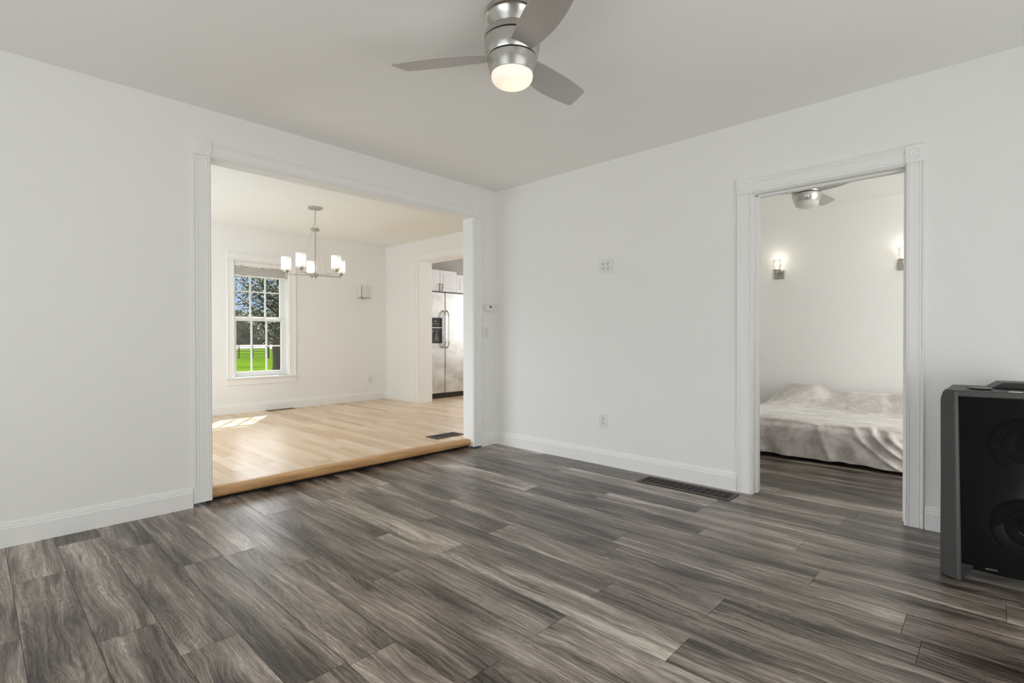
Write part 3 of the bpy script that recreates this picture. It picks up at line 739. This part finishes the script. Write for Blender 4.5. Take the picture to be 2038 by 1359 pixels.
# ------------------------------------------------------------------ sconces
def cage_sconce(y, label):
    e = empty('wall_sconce', (XB, y, 1.765)); tag(e, label, 'wall light', 'lit wall sconces over the bed')
    B().box(XB-.022, XB-.0005, y-.055, y+.055, 1.765, 1.875).link('back_plate', M['nickel_soft'], e, bevel=.004)
    cx = XB-.10
    B().tube([(XB-.02, y, 1.83), (cx, y, 1.83), (cx, y, 1.865)], .007, 10).link('arm', M['nickel_soft'], e, smooth=True)
    B().lathe([(0, 1.860), (.046, 1.860), (.048, 1.868), (.020, 1.872), (0, 1.872)], (cx, y, 0), 28).link('cup', M['nickel_soft'], e, smooth=True)
    B().lathe([(.040, 1.872), (.040, 1.985), (.038, 1.985), (.038, 1.872)], (cx, y, 0), 32).link('glass_shade', M['shadeglass'], e, smooth=True)
    g = B()
    for z in (1.978, 1.918): g.tube([(cx+.047*cos(2*pi*i/24), y+.047*sin(2*pi*i/24), z) for i in range(24)], .0022, 6, closed=True)
    for i in range(4):
        a = pi/4+i*pi/2; g.tube([(cx+.047*cos(a), y+.047*sin(a), 1.866), (cx+.047*cos(a), y+.047*sin(a), 1.978)], .002, 6)
    g.link('wire_cage', M['nickel_soft'], e)
    B().lathe([(0, 1.878), (.013, 1.880), (.014, 1.895), (.023, 1.918), (.025, 1.935), (.018, 1.952), (0, 1.958)], (cx, y, 0), 20).link('light_bulb', M['bulb'], e, smooth=True)
    l = bpy.data.lights.new('sconce_light', 'POINT'); l.energy = .35; l.color = (1, .9, .76); l.shadow_soft_size = .03
    o = bpy.data.objects.new('sconce_light', l); o.location = (cx-.001, y, 2.005); COL.objects.link(o)
    return e
cage_sconce(-1.815, 'lit wire-cage sconce above the left part of the bed, left of the two')
cage_sconce(-3.005, 'lit wire-cage sconce half hidden behind the right door jamb')
sc = empty('wall_sconce', (.60, YF, 1.69)); tag(sc, 'unlit frosted half-cylinder sconce on a nickel bracket on the far dining wall', 'wall light')
b = B(); prof = []
B().box(.522, .536, YF-.10, YF-.086, 1.694, 1.892).box(.522, .536, YF-.10, YF-.0005, 1.70, 1.712).link('upright', M['nickel_soft'], sc, bevel=.001)
B().box(.522, .69, YF-.10, YF-.086, 1.690, 1.708).box(.60, .63, YF-.09, YF-.0005, 1.690, 1.700).link('shelf_bar', M['nickel_soft'], sc, bevel=.001)
pts = [(.615+.075*cos(a), YF-.002-.085*sin(a), 1.712) for a in [pi*i/18 for i in range(19)]]
B().poly3(pts, (0, 0, .180)).link('shade', M['frost'], sc, smooth=True, angle=50)

# ------------------------------------------------------------------ refrigerator and wall cabinets
fx0, fx1, fy = 1.325, 2.235, 2.93
fr = empty('refrigerator', ((fx0+fx1)/2, fy+.35, FZ)); tag(fr, 'stainless side-by-side refrigerator with black water dispenser seen through the kitchen doorway', 'refrigerator')
B().box(fx0+.01, fx1-.01, fy+.07, 3.58, FZ+.02, 1.815).link('cabinet', M['grip'], fr, bevel=.004)
seam = 1.722
B().box(fx0, seam-.004, fy, fy+.062, FZ+.085, 1.82).link('freezer_door', M['steel'], fr, bevel=.012, seg=3)
B().box(seam+.004, fx1, fy, fy+.062, FZ+.085, 1.82).link('fridge_door', M['steel'], fr, bevel=.012, seg=3)
B().box(seam-.004, seam+.004, fy+.02, fy+.06, FZ+.085, 1.82).link('door_gasket', M['dark'], fr)
B().box(fx0+.01, fx1-.01, fy+.035, fy+.09, FZ+.005, FZ+.083).link('kick_grille', M['blackplastic'], fr)
def pull(x, y, z0, z1, out, lean, name, mt, parent, r=.011):
    pts = []
    n = 18
    for i in range(n+1):
        s = i/n; bow = min(1, sin(pi*s)*2.2)
        pts.append((x+lean*sin(pi*s), y-out*bow**.6, z0+(z1-z0)*s))
    return B().tube(pts, [r*(.8 if i in (0, n) else 1) for i in range(n+1)], 10).link(name, mt, parent, smooth=True)
pull(seam-.040, fy, .900, 1.525, .058, .0, 'handle', M['nickel'], fr); pull(seam+.040, fy, .900, 1.525, .058, .0, 'handle', M['nickel'], fr)
dx0, dx1, dz0, dz1 = 1.38, 1.655, .985, 1.400
b = B().box(dx0, dx1, fy-.012, fy+.001, dz0, dz1)
dp = b.link('dispenser', M['blackplastic'], fr, bevel=.008)
B().box(dx0+.03, dx1-.02, fy-.0135, fy-.0115, dz0+.03, dz0+.235).link('niche', M['dark'], dp)
B().box(dx0+.015, dx1-.015, fy-.020, fy-.011, dz0+.245, dz0+.262).link('trim_bar', M['nickel_soft'], dp, bevel=.002)
for k in range(6): B().box(dx0+.070+k*.024, dx0+.080+k*.024, fy-.0135, fy-.0118, dz0+.312, dz0+.318).link('button_mark', M['plate'], dp)
B().box(dx0+.11, dx0+.16, fy-.0135, fy-.0118, dz0+.355, dz0+.361).link('display', M['plate'], dp)
for cxx in (dx0+.075, dx0+.150):
    B().lathe([(0, 0), (.022, 0), (.024, .008), (0, .012)], (cxx, fy-.0135, dz0+.190), 16, (0, -1, 0)).link('nozzle', M['grip'], dp, smooth=True)
pts = [(dx0+.085, fy-.0135, dz0+.035), (dx0+.205, fy-.0135, dz0+.035), (dx0+.185, fy-.0135, dz0+.10), (dx0+.155, fy-.0135, dz0+.165), (dx0+.125, fy-.0135, dz0+.165)]
B().poly3(pts, (0, -.006, 0)).link('paddle', M['grip'], dp)
def cabinet(name, x0, x1, z0, z1, doors, label, y=2.955, pulls=True):
    e = empty(name, ((x0+x1)/2, y+.3, z0)); tag(e, label, 'cabinet', 'white kitchen wall cabinets')
    B().box(x0, x1, y+.02, 3.59, z0, z1).link('body', M['cab'], e, bevel=.002)
    w = (x1-x0)/doors
    for k in range(doors):
        a, c = x0+k*w+.003, x0+(k+1)*w-.003
        d = B().box(a, c, y, y+.019, z0+.004, z1-.004).link('door', M['cab'], e, bevel=.003)
        s_ = .052
        bb = B()
        o_ = [(a+s_, z0+s_), (c-s_, z0+s_), (c-s_, z1-s_), (a+s_, z1-s_)]; i_ = [(a+s_+.022, z0+s_+.022), (c-s_-.022, z0+s_+.022), (c-s_-.022, z1-s_-.022), (a+s_+.022, z1-s_-.022)]
        vo = [bb.bm.verts.new((px, y-.0005, pz)) for px, pz in o_]; vi = [bb.bm.verts.new((px, y-.008, pz)) for px, pz in i_]
        for q in range(4): bb.bm.faces.new((vo[q], vo[(q+1) % 4], vi[(q+1) % 4], vi[q]))
        bb.bm.faces.new(vi); bb.bm.faces.new(vo[::-1]); bb.link('raised_panel', M['cab'], d)
        if pulls:
            px = c-.022 if k == 0 else a+.022
            pull(px, y, z0+.012, z0+.125, .026, .0, 'handle', M['blackiron'], d, r=.0052)
    return e
cabinet('wall_cabinet', 1.285, 2.00, 1.835, 2.188, 2, 'white two-door wall cabinet with black pulls directly above the refrigerator')
cabinet('wall_cabinet', 2.005, 2.75, 1.835, 2.145, 2, 'white wall cabinet just right of the refrigerator cabinet, cut off by the opening', y=2.965, pulls=False)

# ------------------------------------------------------------------ bed and blanket
bd = empty('bed', (2.1, -2.72, 0)); tag(bd, 'low bed under the grey velour cover in the bedroom', 'bed')
B().box(1.38, 2.80, -3.62, -1.94, .07, .13).link('base', M['frame_dark'], bd)
B().box(1.37, 2.82, -3.64, -1.92, .13, .295).link('mattress', M['mattress'], bd, bevel=.04, seg=3)
for x in (1.44, 2.75):
    for y in (-3.56, -2.0): B().box(x-.03, x+.03, y-.03, y+.03, 0, .07).link('leg', M['frame_dark'], bd)
def sst(a, b_, t):
    t = max(0, min(1, (t-a)/(b_-a))); return t*t*(3-2*t)
def blanket():
    b = B(); bm = b.bm
    # section path from hem (front, low) up over the front edge and back to the wall side
    ny, nu = 210, 150
    y0, y1 = -3.80, -1.70
    rows = []
    for j in range(ny+1):
        y = y0+(y1-y0)*j/ny
        row = []
        for i in range(nu+1):
            u = i/nu
            if u < .30:                      # hanging front
                t = u/.30
                z = .035+t*(.335-.035)
                if z > .30: pass
                amp = (1-t)**.7*.030+.004
                ph = noise.noise(Vector((y*2.1, t*1.2, 3.0)))
                fold = amp*(sin(y*26+ph*5+2.2*t)*.5+noise.noise(Vector((y*7, t*2.0, 1.3)))*.9)
                # swags at right end
                sw = 0
                for (yc, k, wd, am) in ((-2.86, .36, .030, .022), (-2.98, .42, .026, .028), (-3.08, .45, .03, .022), (-2.60, .12, .03, .014), (-2.02, -.05, .03, .014), (-2.13, .03, .025, .012)):
                    yy = yc-k*(1-t)**1.6*.9
                    sw += am*math.exp(-((y-yy)/wd)**2)*sst(0, .25, t+.15)
                x = 1.262-fold-sw+.012*(1-t)-.02*(1-t)*sst(-2.6, -3.4, y)
                corner = sst(.80, 1.0, t); x += corner*.03
                zz = z+.012*noise.noise(Vector((y*3, 0, 9)))*(1-t)
                zz -= sst(.80, 1, t)*0.0
            else:
                t = (u-.30)/.70
                x = 1.292+t*1.57
                edge = 1-math.exp(-((x-1.285)/.05))
                base = .335+.018*edge
                # pillows
                px = sst(2.18, 2.62, x)*(1-.25*sst(2.70, 2.86, x))
                prof = .215*(sst(-1.74, -2.08, y))*(1-sst(-2.26, -2.62, y)) + .165*sst(-2.40, -2.60, y) - .018*math.exp(-((y+2.75)/.18)**2)+.012*sst(-2.95, -3.1, y)
                zz = base+px*prof
                zz += .014*noise.noise(Vector((x*3.2, y*3.2, 2)))+.006*noise.noise(Vector((x*11, y*9, 5)))
                # long soft creases
                zz += .010*math.exp(-((x-2.16-.10*sin(y*2.4))/.035)**2)
                zz += .004*sin((x*.8+y*1.0)*22+3*noise.noise(Vector((x*2, y*2, 8))))*sst(-2.5, -3.0, y)*(1-px)
            # left end drop
            dl = sst(-1.86, -1.72, y)
            zz = zz-(zz-.05)*dl**1.2*.9 if u >= .30 else zz*(1-dl*.5)
            row.append(bm.verts.new((x, y, max(zz, .018))))
        rows.append(row)
    for a, c in zip(rows, rows[1:]):
        for i in range(nu): bm.faces.new((a[i], a[i+1], c[i+1], c[i]))
    o = b.link('blanket', M['velour'], smooth=True, angle=180)
    so = o.modifiers.new('thick', 'SOLIDIFY'); so.thickness = .006; so.offset = -1
    tag(o, 'crumpled grey velour blanket draped over the bed down to the floor', 'blanket')
blanket()

# ------------------------------------------------------------------ tower speaker
def speaker():
    P0 = Vector((-.690, -3.590, 0)); t = Vector((.16, -.987, 0)).normalized(); n_ = Vector((-t.y*-1, 0, 0))
    nb = Vector((.987, .16, 0)).normalized()      # depth direction, away from the camera
    e = empty('tower_speaker', P0+t*.2+nb*.15); tag(e, 'large black party speaker with smoked glossy front standing at the right edge', 'speaker')
    W, Hh, D, lean = .42, .835, .33, .125
    def P(a, d, z): return P0+t*a+nb*(d+lean*z/Hh)+Vector((0, 0, z))
    # main body (back box, tapering, bulging low)
    b = B(); rings = []
    for z, dd, inset in ((.055, .20, .012), (.16, .30, -.022), (.40, .33, -.016), (.62, .33, .004), (.785, .30, .008), (.826, .28, .02)):
        q = [P(inset, .045, z), P(W-inset, .045, z), P(W-inset, dd, z), P(W-inset-.05, dd+.03, z), P(inset+.05, dd+.03, z), P(inset, dd, z)]
        rings.append([b.bm.verts.new(v) for v in q])
    for A, C in zip(rings, rings[1:]):
        for i in range(6): b.bm.faces.new((A[i], A[(i+1) % 6], C[(i+1) % 6], C[i]))
    b.bm.faces.new(rings[0][::-1]); b.bm.faces.new(rings[-1])
    b.link('body', M['blackplastic'], e, bevel=.012, seg=3)
    # grey frame: inverted U with splayed sides and feet
    b = B()
    def side(sg):
        A = (lambda a: a) if sg > 0 else (lambda a: W-a)
        # section: outer-back, outer-front(edge), inner-front, inner-back
        prof = lambda z, s0: [P(A(-.054-s0), .05, z), P(A(-.004), -.002, z), P(A(.012), .004, z), P(A(.014), .05, z), P(A(-.03), .09, z)]
        rr = [[b.bm.verts.new(v) for v in prof(z, s0)] for z, s0 in ((.0, .006), (.02, .006), (.4, .0), (.785, -.004), (.815, -.012), (.831, -.030))]
        for q, w in zip(rr, rr[1:]):
            for i in range(5): b.bm.faces.new((q[i], q[(i+1) % 5], w[(i+1) % 5], w[i]))
        b.bm.faces.new(rr[0][::-1]); b.bm.faces.new(rr[-1])
    side(1); side(-1)
    q = [P(-.030, .045, .831), P(.0, .0, .831), P(W, .0, .831), P(W+.030, .045, .831), P(W-.02, .30, .836), P(.02, .30, .836)]
    b.poly3(q, (0, 0, -.03))
    b.link('frame', M['greyplastic'], e, bevel=.006, seg=3)
    # feet arch
    for sg in (0, 1):
        a0 = 0.0 if sg == 0 else W
        d_ = 1 if sg == 0 else -1
        bb = B(); pts = [P(a0+d_*.0, .006, 0), P(a0+d_*.006, .006, 0), P(a0+d_*.050, .006, .056), P(a0+d_*.050, .006, .075), P(a0, .006, .075)]
        bb.poly3(pts, nb*.10); bb.link('foot', M['blackplastic'], e, bevel=.002)
    # glossy front with rounded top corners and arched bottom
    r_ = .035; pts = []
    za, zb, a0, a1 = .060, .813, .012, W-.012
    for i in range(13):
        s = i/12; pts.append((a0+(a1-a0)*s, za-.012*sin(pi*s)))
    for i in range(9): a = pi/2*i/8; pts.append((a1-r_+r_*cos(a), zb-r_+r_*sin(a)))
    for i in range(9): a = pi/2+pi/2*i/8; pts.append((a0+r_+r_*cos(a), zb-r_+r_*sin(a)))
    B().poly3([P(a, .012, z) for a, z in pts], nb*.02).link('front_panel', M['gloss'], e, bevel=.002)
    # woofers faintly visible behind the smoked front
    nv = (P(.1, 0, 0)-P(.1, .1, 0)).normalized()
    for zc_, R in ((.60, .125), (.26, .125)):
        B().lathe([(R, 0), (R, .003), (R*.93, .004), (R*.90, .0012), (R*.62, .0005), (R*.60, .003), (R*.30, .0035), (R*.26, .001), (0, .004)], P(W/2+.02, .0128, zc_), 48, -nb-Vector((0, 0, -.12))).link('woofer', M['cone'], e, smooth=True)
    B().obox(P(.11, .011, .070), t, nb, (0, 0, 1), .020, .0015, .003).link('badge', M['grip'], e)
    # raised control wedge and handle at the top back
    b = B(); q = []
    pts = [P(.145, .16, .834), P(.185, .15, .864), P(W-.08, .15, .864), P(W-.04, .16, .834)]
    b.poly3(pts, nb*.14); b.link('control_panel', M['greyplastic'], e, bevel=.004)
    b = B(); b.poly3([P(.05, .10, .836), P(.08, .06, .836), P(.14, .06, .836), P(.14, .14, .836), P(.07, .14, .836)], (0, 0, .003)); b.link('handle_recess', M['blackplastic'], e)
    # small indicator plate on the top edge
    B().obox(P(.205, .02, .8325), t, nb, (0, 0, 1), .022, .008, .0015).link('label_plate', M['socket'], e)
    return e
speaker()

# ------------------------------------------------------------------ outdoors
GZ = -.50
B().box(-60, 90, 3.78, 74, GZ-.1, GZ).link('ground', M['grass'], kind='structure')
B().box(-90, 140, 74, 118, GZ-.1, GZ+.02).link('road', M['road'], kind='structure')
B().box(-4, 5, 3.76, 4.78, 2.56, 2.66).link('sun_blocker', M['blocker'], kind='structure')  # unseen slab added to keep the sun off the upper sash
# wooded hill
b = B(); random.seed(4); nx = 150; rows = []
for j in range(9):
    row = []
    for i in range(nx+1):
        x = -60+200*i/nx; t = j/8
        y = 118+t*30
        hgt = (9.3+2.0*noise.noise(Vector((x*.03, 1, 0)))+.7*noise.noise(Vector((x*.5, 2, 0))))
        z = GZ+hgt*math.sin(min(1, t*1.15)*pi/2)**.75+ (.9*noise.noise(Vector((x*.35, y*.3, 4))) if t > .02 else 0)
        row.append(b.bm.verts.new((x, y+1.2*noise.noise(Vector((x*.3, t*5, 7))), z)))
    rows.append(row)
for a, c in zip(rows, rows[1:]):
    for i in range(nx): b.bm.faces.new((a[i], a[i+1], c[i+1], c[i]))
b.link('hill', M['wood'], kind='structure', smooth=True, angle=180)
def at(px, d, z): return Vector((CAM.x, CAM.y, 0))+Vector((Fv.x, Fv.y, 0))*d+Vector((Rv.x, Rv.y, 0))*((px-1019)/FPX*d)+Vector((0, 0, z))
def farm_gate(p0, p1, label, posts):
    a, c = at(p0, 40, GZ), at(p1, 40, GZ)
    e = empty('farm_gate', (a+c)/2); tag(e, label, 'gate', 'farm gates across the lawn')
    for p, w in posts:
        q = at(p, 40, GZ); B().box(q.x-w/2, q.x+w/2, q.y-w/2, q.y+w/2, GZ, GZ+1.05).link('post', M['fencewood'], e)
    b = B()
    for z in (.10, .32, .54, .76, .95): b.tube([a+Vector((0, 0, z)), c+Vector((0, 0, z))], .022, 6)
    b.link('rail', M['fencewood'], e)
farm_gate(460, 499, 'dark pipe gate on the lawn in the left panes of the window', [(475.5, .06), (501.5, .15)])
farm_gate(506, 531, 'dark pipe gate on the lawn in the middle panes of the window', [(533, .17)])
# blossoming tree
random.seed(11)
tr = empty('flowering_tree', at(554, 18, GZ)); tag(tr, 'tree in white blossom outside the dining window', 'tree')
b = B(); base = at(554, 18, GZ); tips = []
b.tube([base, base+Vector((.02, 0, .7)), base+Vector((-.03, .0, 1.4)), base+Vector((.05, 0, 2.2)), base+Vector((0, 0, 3.2)), base+Vector((.1, 0, 4.4))], [.24, .20, .18, .15, .10, .04], 10)
for k in range(26):
    z0 = random.uniform(1.5, 3.4); a = random.uniform(0, 2*pi); L = random.uniform(.9, 1.7)
    d = Vector((cos(a), sin(a), 0)); p = base+Vector((0, 0, z0)); pts = [p]
    for s in (.33, .66, 1): pts.append(p+d*L*s+Vector((random.uniform(-.1, .1), random.uniform(-.1, .1), L*s*random.uniform(.45, .95))))
    b.tube(pts, [.06, .04, .025, .01], 6); tips += pts[1:]
    for q in pts[1:]:
        dd = Vector((random.uniform(-1, 1), random.uniform(-1, 1), random.uniform(-.2, 1))).normalized()
        b.tube([q, q+dd*.5], [.015, .005], 5); tips.append(q+dd*.4)
b.link('trunk', M['bark'], tr)
def scatter(name, mt, count, size, spread):
    b = B()
    for k in range(count):
        q = random.choice(tips)+Vector((random.gauss(0, spread), random.gauss(0, spread), random.gauss(0, spread)))
        lat = (q-base).dot(Rv)
        if q.z < .85+max(0, -lat-.35)*1.25 or q.z > 4.9: continue
        n_ = Vector((random.uniform(-1, 1), random.uniform(-1, 1), random.uniform(-1, 1))).normalized(); u = n_.orthogonal().normalized(); v = n_.cross(u); s = size*random.uniform(.6, 1.3)
        vs = [b.bm.verts.new(q+u*s*cos(a)+v*s*.7*sin(a)+n_*s*.2*cos(2*a)) for a in [2*pi*i/5 for i in range(5)]]
        b.bm.faces.new(vs)
    return b.link(name, mt, tr, kind='stuff')
scatter('foliage', M['leaf'], 3800, .040, .24)
scatter('blossom', M['blossom'], 4200, .030, .24)

# strip helper property
for o in bpy.data.objects:
    if '_wl' in o: del o['_wl']
